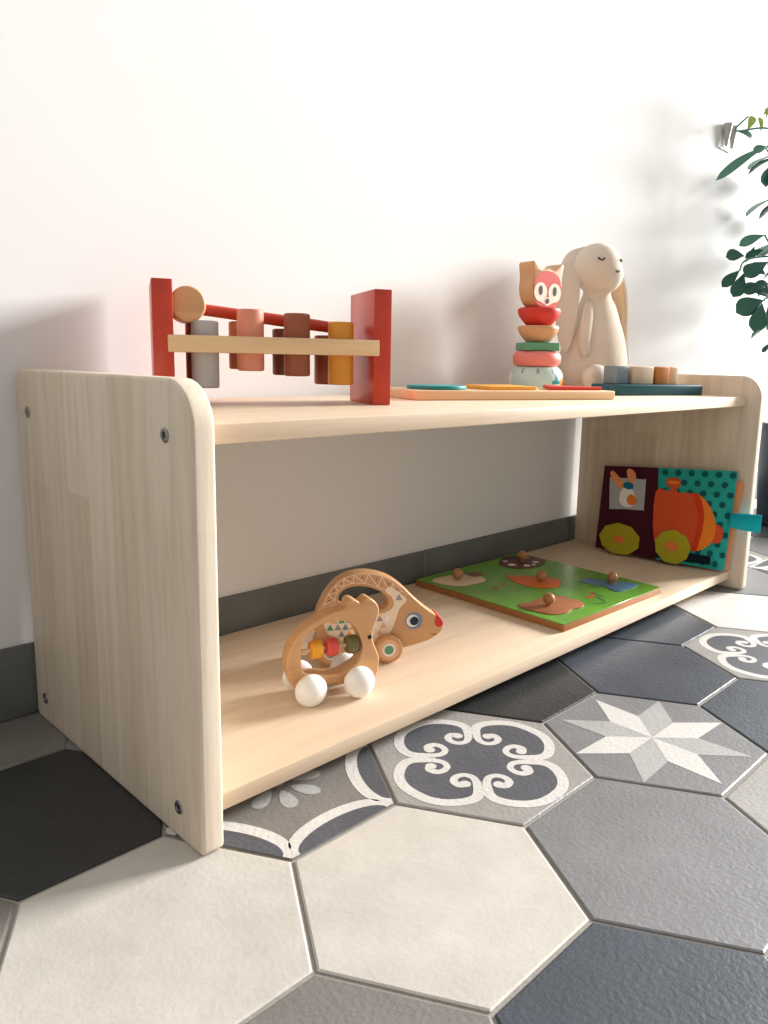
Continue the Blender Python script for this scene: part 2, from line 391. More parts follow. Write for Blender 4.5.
# side panel wood grain must run up: object axes there are (y,z,x) -> own material
pv = wood('shelf_wood_side', (220, 206, 186), (207, 190, 167), (172, 148, 122), (1, 0), .045, .42, .42, .5)
for o in sh.children: o.data.materials[0] = pv
bl = L-2*TH; bd = D-REC-.0005
for z in (ZU, ZL):
    MB().add(box(bl, bd, TS, .0014, 2), 'board').build('shelf_board', sh, loc=(L/2, REC+bd/2, z-TS/2))
for (y, z) in ((.316, .333), (.0388, .333), (.318, .027), (.0363, .0285)):
    for x, sgn in ((0, -1), (L, 1)):
        b = MB()
        mx = Matrix.Rotation(R(90*sgn), 4, 'Y')
        b.add(lathe([(0, -.001), (.0058, -.001), (.0058, .0006), (.0050, .0013), (.0030, .0014), (.0027, .0004), (0, .0004)], 24), 'steel', mx)
        b.add(lathe([(.0027, .00045), (0, .00045)], 6), 'socket', mx)
        b.build('bolt_head', sh, loc=(x, y, z))

# ------------------------------------------------------------------ pounding bench
ang = R(-26.2)
be = thing('pounding_bench', 'wooden pounding bench with red end plates and coloured pegs, on left of shelf top', 'toy', (.101, .246, ZU), ang)
PH, PD, PT, BLn = .1272, .100, .0205, .2545
for x in (PT/2, BLn-PT/2):
    MB().add(box(PT, PD, PH, .0012), 'red').build('end_plate', be, loc=(x, PD/2, PH/2))
MB().add(box(BLn-.029, PD-.020, .0175, .0012), 'pale').build('peg_board', be, loc=(BLn/2, PD/2-.013, .0632))
pegs = [(.053, .0175, .0875, 'greypeg', 'grey wooden peg'), (.101, .036, .101, 'pinkpeg', 'pink wooden peg'), (.1515, .031, .0985, 'brownpeg', 'brown wooden peg'), (.201, .022, .091, 'yellowpeg', 'yellow wooden peg')]
bpegs = [(.050, .022, .086, 'darkpeg', 'dark brown wooden peg'), (.097, .037, .0895, 'tanpeg', 'tan wooden peg'), (.146, .031, .083, 'chocpeg', 'chocolate brown wooden peg'), (.195, .021, .077, 'rustpeg', 'rust brown wooden peg')]
for row, yy in ((pegs, .019), (bpegs, .061)):
    for x, z0, z1, mt, lb in row:
        o = one(lathe(disc_prof(.0143, z1-z0, .0022, z0), 36), mt).build('peg', be, loc=(x, yy, 0))
        o['label'] = lb
ha = thing('toy_hammer', 'toy hammer with red handle and round wooden head lying across the pegs', 'toy hammer', (.101, .246, ZU), ang)
hd = one(lathe(disc_prof(.0185, .05, .003, -.025), 40), 'beech').build('head', ha, loc=(.036, .034, .1035), rot=(R(90), 0, 0))
hp = [(.045, .050, .1015), (.10, .054, .0960), (.17, .059, .0895), (.222, .06, .0842)]
one(tube([Vector(p) for p in hp], [.0062, .0066, .0068, .006], 20), 'red').build('handle', ha, loc=(0, 0, 0))

# ------------------------------------------------------------------ shape sorting board
ang2 = R(-21)
sb_o = (.430, .190)
W_, D_, T_ = .318, .112, .0125
brd = MB().add(box(W_, D_, T_, .002, 3, at=(W_/2, D_/2, T_/2)), 'pale')
brd = brd.build('puzzle_board', None, loc=(sb_o[0], sb_o[1], ZU), rot=(0, 0, ang2))
tag(brd, 'long pale wooden board carrying flat coloured shapes, on the shelf top', 'puzzle board')
def on_board(sh_, mt, nm, lb, cat, x, y):
    o = one(sh_, mt).build(nm, None); o.matrix_world = T(sb_o[0], sb_o[1], ZU+T_) @ Matrix.Rotation(ang2, 4, 'Z') @ T(x, y, .0026)
    tag(o, lb, cat, 'flat shapes on the long wooden board')
on_board(prism([circ(0, 0, .041, 48)], .005, .001), 'teal', 'puzzle_disc', 'flat teal disc on the long wooden board, nearest the pounding bench', 'puzzle piece', .058, .057)
on_board(prism([rrect(-.038, -.038, .038, .038, (.002,)*4)], .005, .001), 'yellow', 'puzzle_square', 'flat yellow square in the middle of the long wooden board', 'puzzle piece', .159, .058)
on_board(prism([[(-.046, -.040), (.046, -.040), (0, .042)]], .005, .001), 'brightred', 'puzzle_triangle', 'flat red triangle at the right end of the long wooden board', 'puzzle piece', .262, .058)

# ------------------------------------------------------------------ fox stacking tower
tx, ty = .790, .259
def ring_piece(name, lb, cat, build, z): 
    o = build.build(name, None, loc=(tx, ty, ZU+z)); tag(o, lb, cat, 'pieces of the fox stacking tower'); return o
base = MB()
prof = [(0, 0)]+[(.031+.0135*math.sin(math.pi*i/12), .022-.022*math.cos(math.pi*i/12)) for i in range(13)]+[(0, .044)]
vs, fs = lathe(prof, 60)
MBb = MB(); MBb.mats = ['mint', 'whitepaint', 'teal', 'yellow', 'brightred', 'greypaint']; MBb.v = vs; MBb.f = fs
for f in fs:
    c = sum((vs[i] for i in f), Vector())/len(f); a = math.degrees(math.atan2(c.y, c.x)) % 360; z = c.z
    k = 0 if 150 < a < 262 else 1
    if 252 < a < 276 and .016 < z < .034 and abs(a-264) < 12*(1-(z-.016)/.02)+2: k = 2
    elif 276 < a < 288 and z < .026: k = 3
    elif 288 <= a < 300 and z < .028: k = 4
    elif a % 36 < 7 and .032 < z < .041: k = 5
    MBb.m.append(k)
ring_piece('stacking_disc', 'rounded pale mint and white printed base of the fox stacking tower', 'stacking toy piece', MBb, 0)
p = MB().add(lathe([(0, 0)]+[(.029+.0105*math.sin(math.pi*i/10)**.8, .0125-.0125*math.cos(math.pi*i/10)) for i in range(11)]+[(0, .025)], 48), 'pink')
ring_piece('stacking_ring', 'pink rounded ring above the printed base of the stacking tower', 'stacking toy piece', p, .044)
p = MB().add(box(.058, .058, .013, .002, at=(0, 0, .0065), seg=3), 'sage', Matrix.Rotation(R(-38), 4, 'Z'))
o = ring_piece('stacking_block', 'green square block in the middle of the stacking tower', 'stacking toy piece', p, .0695)
p = MB().add(lathe([(0, 0), (.018, 0), (.021, .002), (.030, .013), (.0335, .021), (.0335, .0245), (.032, .0265), (0, .0265)], 48), 'beech')
ring_piece('stacking_bowl', 'bare wooden bowl-shaped piece below the red one on the stacking tower', 'stacking toy piece', p, .083)
p = MB().add(lathe([(0, 0), (.019, 0), (.022, .002), (.032, .014), (.035, .022), (.034, .0265), (.031, .0285), (0, .0285)], 48), 'brightred')
ring_piece('stacking_bowl', 'bright red bowl-shaped piece directly under the fox head', 'stacking toy piece', p, .110)
fx = thing('fox_head', 'wooden fox head with red and cream painted face topping the stacking tower', 'stacking toy piece', (tx, ty, ZU+.1385), R(-8), 'pieces of the fox stacking tower')
hl = smooth_loop([(-.018, .001), (0, -.001), (.018, .001), (.030, .014), (.034, .030), (.033, .045), (.036, .066), (.030, .070), (.014, .059), (0, .061), (-.014, .059), (-.030, .070), (-.036, .066), (-.033, .045), (-.034, .030), (-.030, .014)], 4)
one(prism([hl], .032, .002), 'beech').build('head_block', fx, rot=(R(90), 0, 0))
fc = MB(); F = lambda pts, mt, y: fc.face([(a, -.0161-y, b) for a, b in pts], mt)
face = smooth_loop([(-.022, .004), (0, .001), (.022, .004), (.031, .018), (.032, .034), (.024, .050), (0, .057), (-.024, .050), (-.032, .034), (-.031, .018)], 4)
F(face, 'brightred', .0002)
for s in (-1, 1):
    F(circ(s*.0165, .0235, .0150, 28), 'cream', .0005); F([(s*.0165+.0045*math.cos(t/10*math.pi), .026+.0075*math.sin(t/10*math.pi)) for t in range(20)], 'black', .0008)
F([(-.024, .012), (0, .002), (.024, .012), (.0, .016)], 'cream', .0004)
F(circ(0, .010, .0042, 16), 'black', .0010)
fc.build('painted_face', fx)
one(lathe([(0, 0), (.004, 0), (.004, .016), (0, .016)], 12), 'beech').build('peg', fx, loc=(0, 0, -.001))

# ------------------------------------------------------------------ plush rabbit
ra = thing('plush_rabbit', 'cream plush rabbit with long hanging ears sitting against the wall on shelf top', 'soft toy', (.986, .272, ZU), R(-18))
ra.scale = (1.07, 1.07, 1.07)
def soft(shapes, name, mt, vox=.004, it=6, parent=ra):
    b = MB()
    for s_ in shapes: b.add(s_, mt)
    o = b.build(name, parent)
    r = o.modifiers.new('r', 'REMESH'); r.mode = 'VOXEL'; r.voxel_size = vox; r.use_smooth_shade = True
    s2 = o.modifiers.new('s', 'SMOOTH'); s2.factor = .6; s2.iterations = it
    return o
# local: -y faces the front of the shelf, x to the right
torso = lathe([(0, 0), (.036, .001), (.054, .010), (.0615, .030), (.061, .052), (.056, .080), (.048, .106), (.038, .130), (.029, .150), (.024, .165), (.016, .176), (0, .178)], 40, sy=.9)
head = ell(.039, .042, .041, (-.012, -.010, .204)); muzzle = ell(.031, .032, .030, (-.006, -.022, .192))
soft([torso, head, muzzle], 'body', 'plush')
def ear(pts, ws, th, name, mtb):
    pts = [Vector(p) for p in pts]; n = len(pts); vs, fs = [], []; seg = 16
    for i, p in enumerate(pts):
        d = (pts[min(i+1, n-1)]-pts[max(i-1, 0)]).normalized(); w, t, wa = ws[i]
        a = Vector(wa).normalized(); a = (a-d*a.dot(d)).normalized(); nn = d.cross(a).normalized()
        for k in range(seg):
            q = 2*math.pi*k/seg; vs.append(p+a*math.cos(q)*w+nn*math.sin(q)*t)
    for i in range(n-1):
        for k in range(seg):
            j = (k+1) % seg; fs.append([i*seg+k, i*seg+j, (i+1)*seg+j, (i+1)*seg+k])
    fs.append(list(range(seg))[::-1]); fs.append([len(vs)-seg+k for k in range(seg)])
    o = MB().add((vs, fs), mtb).build(name, ra, fixn=True, sharp=180)
    s2 = o.modifiers.new('u', 'SUBSURF'); s2.levels = 1; s2.render_levels = 2
    return o
wa = (.75, -.65, 0)
lft = [(-.018, .012, .240), (-.036, .016, .234), (-.050, .012, .210), (-.058, .004, .180), (-.064, -.002, .145), (-.068, -.006, .110), (-.068, -.008, .078), (-.066, -.008, .064)]
ear(lft, [(.007, .004, (0, 1, 0)), (.013, .005, (.6, -.8, 0)), (.018, .0055, wa), (.020, .0055, wa), (.020, .005, wa), (.017, .0045, wa), (.011, .004, wa), (.003, .002, wa)], 0, 'ear', 'plush')
wb = (.5, -.86, 0)
rgt = [(.008, .010, .238), (.028, .014, .234), (.040, .014, .205), (.052, .012, .170), (.058, .010, .130), (.064, .008, .100), (.074, .006, .068), (.084, .002, .046)]
ear(rgt, [(.006, .004, (0, 1, 0)), (.014, .004, wb), (.020, .004, wb), (.023, .004, wb), (.020, .004, wb), (.015, .0035, wb), (.009, .003, wb), (.003, .002, wb)], 0, 'ear', 'plush')
lin2 = [(p[0]-.0035, p[1]-.0035, p[2]) for p in rgt]
ear(lin2[1:7], [(.008, .002, wb), (.014, .002, wb), (.017, .002, wb), (.015, .002, wb), (.010, .002, wb), (.004, .002, wb)], 0, 'ear_lining', 'lining')
# arms and legs
for s in (-1, 1):
    pts = [(s*.022, -.008, .150), (s*.038, -.014+.010*s, .120), (s*.048, -.016+.016*s, .085), (s*.047, -.018+.018*s, .058)]
    o = one(tube(smooth_loop(pts, 4, False), [.007, .008, .009, .0095, .010, .010, .0105, .0105, .0105, .010, .010, .008, .004], 16), 'plush').build('arm', ra, sharp=180)
    pts = [(s*.026, -.02, .022), (s*.031, -.040, .021), (s*.033, -.050, .020)]
    soft([tube(smooth_loop(pts, 3, False), .019, 16), ell(.0265, .017, .0235, (s*.036-.004, -.056, .0235))], 'leg', 'plush', .004, 4)
for s in (-1, 1):
    hc, rr = Vector((-.012, -.010, .204)), (.039, .0425, .0405)
    def onh(az, elv):
        d = Vector((math.cos(R(elv))*math.sin(R(az)), -math.cos(R(elv))*math.cos(R(az)), math.sin(R(elv))))
        return hc+Vector((d.x*rr[0], d.y*rr[1], d.z*rr[2]))
    pts = [onh(s*34+k*s, 14+f) for k, f in ((-8, 3), (-3, -1.5), (2, -1), (8, 4))]
    one(tube(pts, .0014, 8), 'thread').build('eye_stitch', ra)
one(tube([(-.010, -.0535, .197), (-.006, -.0545, .194), (-.002, -.0535, .197)], .0011, 8), 'thread').build('nose_stitch', ra)

# ------------------------------------------------------------------ dark tray with blocks
ang3 = R(-18.6)
tr = MB().add(box(.186, .072, .0175, .002, 3, at=(.093, .036, .00875)), 'darkteal').build('block_tray', None, loc=(.86, .1423, ZU), rot=(0, 0, ang3))
tag(tr, 'dark teal flat base under coloured blocks at the right of the shelf top', 'tray')
def blk(x, y, w, d, h, mt, lb):
    o = MB().add(box(w, d, h, .0018, 3, at=(0, 0, h/2)), mt).build('toy_block', None)
    o.matrix_world = T(.86, .1423, ZU+.0175) @ Matrix.Rotation(ang3, 4, 'Z') @ T(x, y, 0)
    tag(o, lb, 'toy block', 'coloured blocks on the dark base')
blk(.036, .052, .026, .034, .030, 'blockgrey', 'blue grey block on the dark base, nearest the rabbit')
blk(.078, .048, .046, .034, .030, 'blockbeige', 'beige block between the blue grey and the orange block')
blk(.122, .048, .030, .034, .030, 'blockorange', 'orange brown block near the right end of the dark base')
blk(.154, .054, .020, .034, .030, 'blockpeach', 'pale peach block at the right end of the dark base')

# ------------------------------------------------------------------ elephant rolling rattle
ea = R(-19); en = Vector((.326, .945, 0))
P0 = Vector((.1902, .1028, 0))+en*.014
el = thing('elephant_roller', 'bare wooden elephant-shaped ring toy with beads and white wheels, front of lower shelf', 'toy', (P0.x, P0.y, ZL), ea)
eo = [(.0832, .050), (.0848, .0665), (.0809, .078), (.0769, .0895), (.0777, .1002), (.0822, .1121), (.0839, .1226), (.0809, .130), (.0743, .1362), (.0695, .1367), (.0660, .1338), (.0625, .1322), (.0585, .1352), (.0530, .1378), (.0480, .1362), (.0440, .1290), (.0291, .1258), (.0116, .119), (-.0057, .1086), (-.0177, .0915), (-.0212, .0731), (-.0172, .0569), (-.0110, .0455), (.004, .0405), (.0259, .0455), (.0404, .0435), (.060, .040), (.076, .0415)]
eh = [(-.0058, .0844), (-.0032, .0979), (.0046, .1071), (.0186, .1146), (.0363, .1157), (.0489, .1122), (.0582, .1029), (.0639, .0896), (.0649, .0787), (.0604, .0668), (.0513, .0611), (.0403, .0565), (.0259, .0564), (.0116, .0600), (-.0006, .0627), (-.0049, .0704)]
sub = lambda ps: [(a, b-ZL) for a, b in ps]
eb = MB().add(prism([smooth_loop(sub(eo), 4), smooth_loop(sub(eh), 4)], .020, .002, 3), 'beech', T(0, .010, 0) @ RX90)
eb.face([(.0726+.0026*math.cos(t/12*2*math.pi), -.0003, .0606+.0026*math.sin(t/12*2*math.pi)) for t in range(12)], 'black')
eb.face([(.0726-.0026*math.cos(t/12*2*math.pi), .0203, .0606+.0026*math.sin(t/12*2*math.pi)) for t in range(12)], 'black')
eb.build('body', el)
one(tube([(-.008, .010, .0520), (.067, .010, .0516)], .0023, 12), 'pale').build('bead_rod', el)
for s_, mt, lb in ((.0134, 'beadyellow', 'yellow bead'), (.0311, 'beadred', 'red bead'), (.0547, 'olive', 'olive green bead')):
    o = one(lathe(disc_prof(.0102, .0138, .004, -.0069), 32), mt).build('bead', el, loc=(s_+.0005, .010, .0518), rot=(0, R(90), 0)); o['label'] = lb
for s_ in (0, .0548):
    for y in (-.0145, .0285):
        r = .0174
        o = one(ell(r, r, .0125 if y < 0 else .0075), 'whitepaint').build('wheel', el, loc=(s_, y, r), rot=(R(90), 0, 0)); o['label'] = 'white wooden wheel'
    one(tube([(s_, -.012, .0174), (s_, .032, .0174)], .0028, 12), 'pale').build('axle', el)
one(tube([(0, .010, .0174), (.0548, .010, .0174)], .0022, 10), 'pale').build('brace', el)

# ------------------------------------------------------------------ hedgehog rolling toy
ha_ = R(-33); hn = Vector((-math.sin(ha_), math.cos(ha_), 0))
P1 = Vector((.3329, .1334, 0))+hn*.008
hg = thing('hedgehog_roller', 'wooden hedgehog push toy with arched handle, printed triangles and red nose', 'toy', (P1.x, P1.y, ZL), ha_)
ho = [(a+.001, ZL+(b-ZL)*.965) for a, b in [(-.0825, .1069), (-.0739, .1233), (-.061, .1372), (-.0459, .1444), (-.0241, .1458), (-.002, .1397), (.016, .1272), (.0299, .1129), (.0438, .0996), (.0578, .0885), (.066, .0834), (.0693, .0751), (.0666, .0647), (.0542, .056), (.0405, .051), (.0245, .0472), (.0, .0435), (-.030, .0425), (-.062, .0435), (-.080, .055), (-.0875, .078), (-.0865, .095)]]
hh = [(-.0587, .1069), (-.0577, .117), (-.0501, .1233), (-.037, .1261), (-.0194, .1231), (-.0038, .1145), (.0009, .1029), (-.0057, .0964), (-.0279, .0960), (-.0499, .099)]
hb = MB().add(prism([smooth_loop(sub(ho), 4), smooth_loop(sub(hh), 4)], .022, .002, 3), 'beech', T(0, .011, 0) @ RX90)
def hf(pts, mt, lift=0):
    hb.face([(a, -.0003-lift, b-ZL) for a, b in pts], mt)
    hb.face([(a, .0223+lift, b-ZL) for a, b in pts], mt)
# pale saddle and triangle print
saddle = smooth_loop([(.0235, .1065), (.0145, .0960), (.0110, .0850), (.0055, .0700), (-.004, .0600), (-.030, .054), (-.055, .056), (-.070, .066), (-.077, .082), (-.074, .100), (-.0630, .105), (-.060, .098), (-.045, .0935), (-.025, .0905), (-.005, .0915), (.0055, .0975), (.0075, .1040), (.004, .112), (-.003, .1185), (.001, .1240), (.010, .120), (.018, .113)], 3)
hf(saddle, 'cream')
cols = ['blueprint', 'greypaint', 'sage', 'yellow', 'whitepaint', 'greypaint', 'blueprint', 'peach']
M['peach'] = paint('peach', (226, 180, 140), .5)
k = 0
def inside(pt, poly):
    x, y = pt; c = False
    for (x1, y1), (x2, y2) in zip(poly, poly[1:]+poly[:1]):
        if (y1 > y) != (y2 > y) and x < (x2-x1)*(y-y1)/(y2-y1)+x1: c = not c
    return c
for j in range(8):
    for i in range(-10, 5):
        x0, z0 = i*.0092+(j % 2)*.0046, .056+j*.0085
        tri = [(x0, z0), (x0+.0085, z0), (x0+.0042, z0+.0078)]
        if all(inside(q, saddle) for q in tri): k += 1; hf(tri, cols[(i*3+j*5) % 8], .0002)
# zigzag print along the arch
outp = smooth_loop([(-.0775, .1050), (-.0700, .1205), (-.0585, .1330), (-.0450, .1395), (-.0241, .1412), (-.004, .1355), (.012, .1240), (.024, .1120)], 5, False)
inp = smooth_loop([(-.0635, .1070), (-.0620, .1180), (-.0530, .1270), (-.0390, .1305), (-.0200, .1275), (-.001, .1190), (.008, .1130), (.016, .1080)], 5, False)
def line2(a, b, w, mt, lift=.0001):
    d = Vector((b[0]-a[0], b[1]-a[1])).normalized(); nx, nz = -d.y*w/2, d.x*w/2
    hf([(a[0]+nx, a[1]+nz), (b[0]+nx, b[1]+nz), (b[0]-nx, b[1]-nz), (a[0]-nx, a[1]-nz)], mt, lift)
for i in range(0, len(outp)-4, 4):
    line2(outp[i], inp[i+2], .0009, 'cream'); line2(inp[i+2], outp[i+4], .0009, 'cream')
    c = ((outp[i+2][0]*.62+inp[i+2][0]*.38), (outp[i+2][1]*.62+inp[i+2][1]*.38)); hf(circ(c[0], c[1], .0014, 3), 'chocpeg', .0002)
for i in range(len(outp)-1): line2(outp[i], outp[i+1], .0007, 'cream')
for i in range(len(inp)-1): line2(inp[i], inp[i+1], .0007, 'cream')
hf(circ(.0329, .0800, .0108, 28), 'blueprint', .0002); hf(circ(.0312, .0800, .0078, 28), 'whitepaint', .0004); hf(circ(.0332, .0798, .0055, 24), 'navy', .0006)
for i in range(5):
    a, b = (.0545+.0014*i, .0625-.0016*math.sin(math.pi*i/5)), (.0545+.0014*(i+1), .0625-.0016*math.sin(math.pi*(i+1)/5)); line2(a, b, .0008, 'chocpeg', .0003)
hb.build('body', hg)
# red nose cap wrapped over the tip
nc = smooth_loop([(.0615, .0858), (.0672, .0815), (.0700, .0748), (.0688, .0712), (.0645, .0700), (.0600, .0728), (.0590, .0800)], 3)
o = MB().add(prism([sub(nc)], .0232, .001, 2), 'brightred', T(0, .011, 0) @ RX90).build('nose', hg); o['label'] = 'red painted nose'
for s_ in (0, -.070):
    for y, sg in ((-.0068, -1), (.0288, 1)):
        r = .0172; w = MB()
        w.add(lathe(disc_prof(r, .012, .0018, -.006), 40), 'beech')
        w.add(lathe([(.0128, .0063), (0, .0063)] , 36), 'peach'); w.add(lathe([(.0056, .0066), (0, .0066)], 24), 'sage'); w.add(lathe([(.0082, .0064), (0, .0064)], 24), 'whitepaint')
        w.build('wheel', hg, loc=(s_, y, r), rot=(R(90 if sg < 0 else -90), 0, 0))
    one(tube([(s_, -.006, .0172), (s_, .028, .0172)], .0028, 12), 'pale').build('axle', hg)

# ------------------------------------------------------------------ animal puzzle on the lower shelf
pzang = R(-1.2)
px0, py0, pw, pd, pt = .5815, .047, .270, .283, .0108
pz = MB().add(box(pw, pd, pt-.0012, .001, 2, at=(pw/2, pd/2, (pt-.0012)/2)), 'plyedge')
pz.add(box(pw-.001, pd-.001, .0012, .0004, 1, at=(pw/2, pd/2, pt-.0006)), 'grass')
ZP = ZL+pt
inv = (T(px0, py0, ZL) @ Matrix.Rotation(pzang, 4, 'Z')).inverted()
for c in ((.7159, .092), (.7395, .0992), (.6480, .215), (.672, .218), (.726, .0895)): pz.face([(a, b, ZP+.0002) for a, b in circ(c[0], c[1], .0042, 12)], 'brightred', inv)
for a, b in (((.6903, .0682), (.7124, .060)), ((.729, .0862), (.7163, .0640)), ((.7395, .0992), (.735, .078))):
    d = (Vector(b)-Vector(a)).normalized()*.0012; pz.face([(a[0]-d.y, a[1]+d.x, ZP+.0002), (b[0]-d.y, b[1]+d.x, ZP+.0002), (b[0]+d.y, b[1]-d.x, ZP+.0002), (a[0]+d.y, a[1]-d.x, ZP+.0002)], 'leafdark', inv)
pz = pz.build('animal_puzzle_board', None, loc=(px0, py0, ZL), rot=(0, 0, pzang))
tag(pz, 'square animal puzzle board with bright green meadow print, middle of the lower shelf', 'puzzle board')
ZP = ZL+pt
def piece(pts, mt, knob, lb, extra=(), red=.0):
    kx, ky = knob
    t = thing('puzzle_piece', lb, 'puzzle piece', (kx, ky, ZP), 0, 'knobbed animal pieces on the green board')
    q = smooth_loop([(a-kx, b-ky) for a, b in pts], 4)
    b = MB().add(prism([q], .0014, .0004, 1), mt, T(0, 0, .0007))
    for e, em in extra:
        b.face([(a-kx, c-ky, .00155) for a, c in smooth_loop(e, 3)], em)
    b.build('picture_piece', t)
    one(lathe([(0, 0), (.0042, 0), (.0042, .0015)]+[(.0088*math.sin(R(t)), .0098-.0088*math.cos(R(t))) for t in range(30, 181, 10)], 28), 'knobw').build('knob', t, loc=(0, 0, .0014))
piece([(.597, .3039), (.6150, .3110), (.6308, .3087), (.6617, .2990), (.6780, .2700), (.669, .2530), (.654, .2474), (.6143, .2557), (.6007, .2742)], 'sheep', (.6339, .2811),
      'cream sheep puzzle piece with wooden knob, at the back left of the green board', [([(.6663, .2900), (.6836, .2985), (.6932, .2828), (.685, .2705), (.6675, .2720)], 'sheephead')])
piece([(.7603, .2925), (.785, .312), (.8183, .3205), (.8461, .2921), (.8421, .2539), (.7991, .2434), (.7629, .2594)], 'cowbrown', (.8097, .2819),
      'dark brown and white spotted puzzle piece with wooden knob, furthest back on the green board',
      [(circ(.775, .278, .007, 8), 'whitepaint'), (circ(.790, .258, .006, 8), 'whitepaint'), (circ(.785, .300, .005, 8), 'whitepaint'), (circ(.822, .262, .006, 8), 'whitepaint'), (circ(.835, .290, .005, 8), 'whitepaint'), (circ(.805, .2535, .004, 8), 'whitepaint')])
piece([(.7148, .2425), (.7263, .2325), (.7400, .2150), (.7530, .2020), (.7600, .1755), (.7455, .1600), (.7176, .1522), (.6955, .1781), (.6943, .2054), (.702, .228)], 'fish', (.7264, .1839),
      'orange puzzle piece with wooden knob in the centre of the green board')
piece([(.7793, .1449), (.7989, .1485), (.8124, .1228), (.8257, .0975), (.8341, .0760), (.825, .0690), (.8044, .0699), (.7750, .0736), (.7758, .0887), (.7847, .1067), (.7781, .1257)], 'bluepiece', (.8069, .1032),
      'blue puzzle piece with wooden knob at the right corner of the green board')
piece([(.608, .141), (.6272, .1353), (.6579, .1372), (.6750, .130), (.6887, .119), (.6850, .104), (.6878, .0920), (.6780, .0754), (.6622, .0708), (.6450, .075), (.6252, .0715), (.605, .0800), (.599, .0944), (.5960, .1109), (.597, .130)], 'hogpiece', (.6333, .1071),
      'light brown puzzle piece with wooden knob nearest the front left corner of the green board')
# ------------------------------------------------------------------ fabric train book
BL = Vector((1.027, .264, ZL+.005)); BM_ = Vector((1.033, .1415, ZL+.005)); BR_ = Vector((1.052, .0235, ZL+.004))
TL_ = Vector((1.056, .2717, .1955)); TM_ = Vector((1.058, .1618, .2035)); TR_ = Vector((1.0655, .0215, .2125))
bk = thing('fabric_book', 'open fabric train book leaning upright against the right side panel of lower shelf', 'book', (1.035, .14, ZL))
def bil(q, u, v): return q[0]*(1-u)*(1-v)+q[1]*u*(1-v)+q[2]*u*v+q[3]*(1-u)*v
Q1 = (BL, BM_, TM_, TL_); Q2 = (BM_, BR_, TR_, TM_)
org = Vector((1.035, .14, ZL))
def page(q, th=.004, bulge=.002, grow=0):
    n = (q[1]-q[0]).cross(q[3]-q[0]).normalized()
    if n.x > 0: n = -n
    N = 12; vs, fs = [], []
    for sgn in (1, -1):
        for j in range(N+1):
            for i in range(N+1):
                u, v = i/N, j/N; e = min(1, 6*min(u, 1-u, v, 1-v)); e = math.sqrt(e)
                vs.append(bil(q, u, v)+n*(sgn*(th*.35+th*.65*e)/1)+n*bulge*noise.noise((u*3, v*3, sgn))*e-org)
    K = (N+1)**2
    for j in range(N):
        for i in range(N):
            a = j*(N+1)+i; fs.append([a, a+1, a+N+2, a+N+1]); fs.append([K+a, K+a+N+1, K+a+N+2, K+a+1])
    bd = [i for i in range(N)]+[N+j*(N+1) for j in range(N)]+[N*(N+1)+N-i for i in range(N)]+[(N-j)*(N+1) for j in range(N)]
    for a, b in zip(bd, bd[1:]+bd[:1]): fs.append([a, K+a, K+b, b])
    return vs, fs, n
def patch(q, n, pts, mt, name, parent, off=.0046, th=.0012, sm=True, mb=None):
    if sm: pts = smooth_loop(pts, 3)
    bmv = [bil(q, *p)+n*off-org for p in pts]; N = len(bmv)
    vs = bmv+[v+n*th for v in bmv]
    fs = [list(range(N))[::-1], [N+i for i in range(N)]]+[[i, (i+1) % N, (i+1) % N+N, i+N] for i in range(N)]
    b = mb or MB(); b.add((vs, fs), mt)
    if mb: return b
    o = b.build(name, parent, fixn=True); return o
v1 = page(Q1); v2 = page(Q2)
one(v1[:2], 'maroon').build('left_page', bk, fixn=True)
p2 = MB().add(v2[:2], 'tealcloth').build('right_page', bk, fixn=True)
lp, rp = bk.children[0], bk.children[1]
lp['label'] = 'maroon left page'; rp['label'] = 'teal right page with dark dots'
n1, n2 = v1[2], v2[2]
db = MB()
for r_ in range(10):
    for c_ in range(6):
        u, v = .10+c_*.172+(r_ % 2)*.086, .955-r_*.1
        if u > .98 or v < .02: continue
        pts = [(u+.034*math.cos(t/10*math.pi)*1.2, min(.995, v+.031*math.sin(t/10*math.pi))) for t in range(20)]
        patch(Q2, n2, pts, 'dotcloth', '', None, .0052, .0001, False, db)
db.build('dot_print', rp, fixn=True)
wn = patch(Q1, n1, [(.17, .86), (.46, .862), (.78, .86), (.80, .84), (.79, .54), (.76, .515), (.46, .505), (.21, .487), (.19, .52), (.15, .83)], 'silver', 'window_patch', lp, .005)
patch(Q1, n1, [(.147, .915), (.2, .94), (.29, .89), (.42, .80), (.39, .74), (.30, .77), (.19, .85)], 'peachfelt', 'rabbit_ear', lp, .0062)
patch(Q1, n1, [(.455, .945), (.50, .975), (.57, .955), (.625, .90), (.60, .815), (.53, .80), (.48, .87)], 'peachfelt', 'rabbit_ear', lp, .0062)
patch(Q1, n1, [(.36, .66), (.40, .73), (.50, .76), (.60, .72), (.64, .62), (.60, .55), (.48, .53), (.38, .57)], 'whitepaint', 'rabbit_face', lp, .0062)
patch(Q1, n1, [(.42, .76), (.42, .80), (.50, .82), (.58, .80), (.585, .75), (.50, .735)], 'bluefelt', 'rabbit_hat', lp, .0070)
patch(Q1, n1, [(.50, .60), (.52, .66), (.58, .68), (.65, .64), (.66, .58), (.56, .56)], 'orangefelt2', 'rabbit_scarf', lp, .0074)
def octo(cx, cy, rx, ry, k=8, ph=.3): return [(cx+rx*math.cos(2*math.pi*i/k+ph), cy+ry*math.sin(2*math.pi*i/k+ph)) for i in range(k)]
w1 = patch(Q1, n1, octo(.42, .155, .345, .185, 9), 'limefelt', 'felt_wheel', lp, .0062, .003, False); patch(Q1, n1, octo(.418, .150, .085, .042, 7), 'orangedot', 'wheel_hub', lp, .0095)
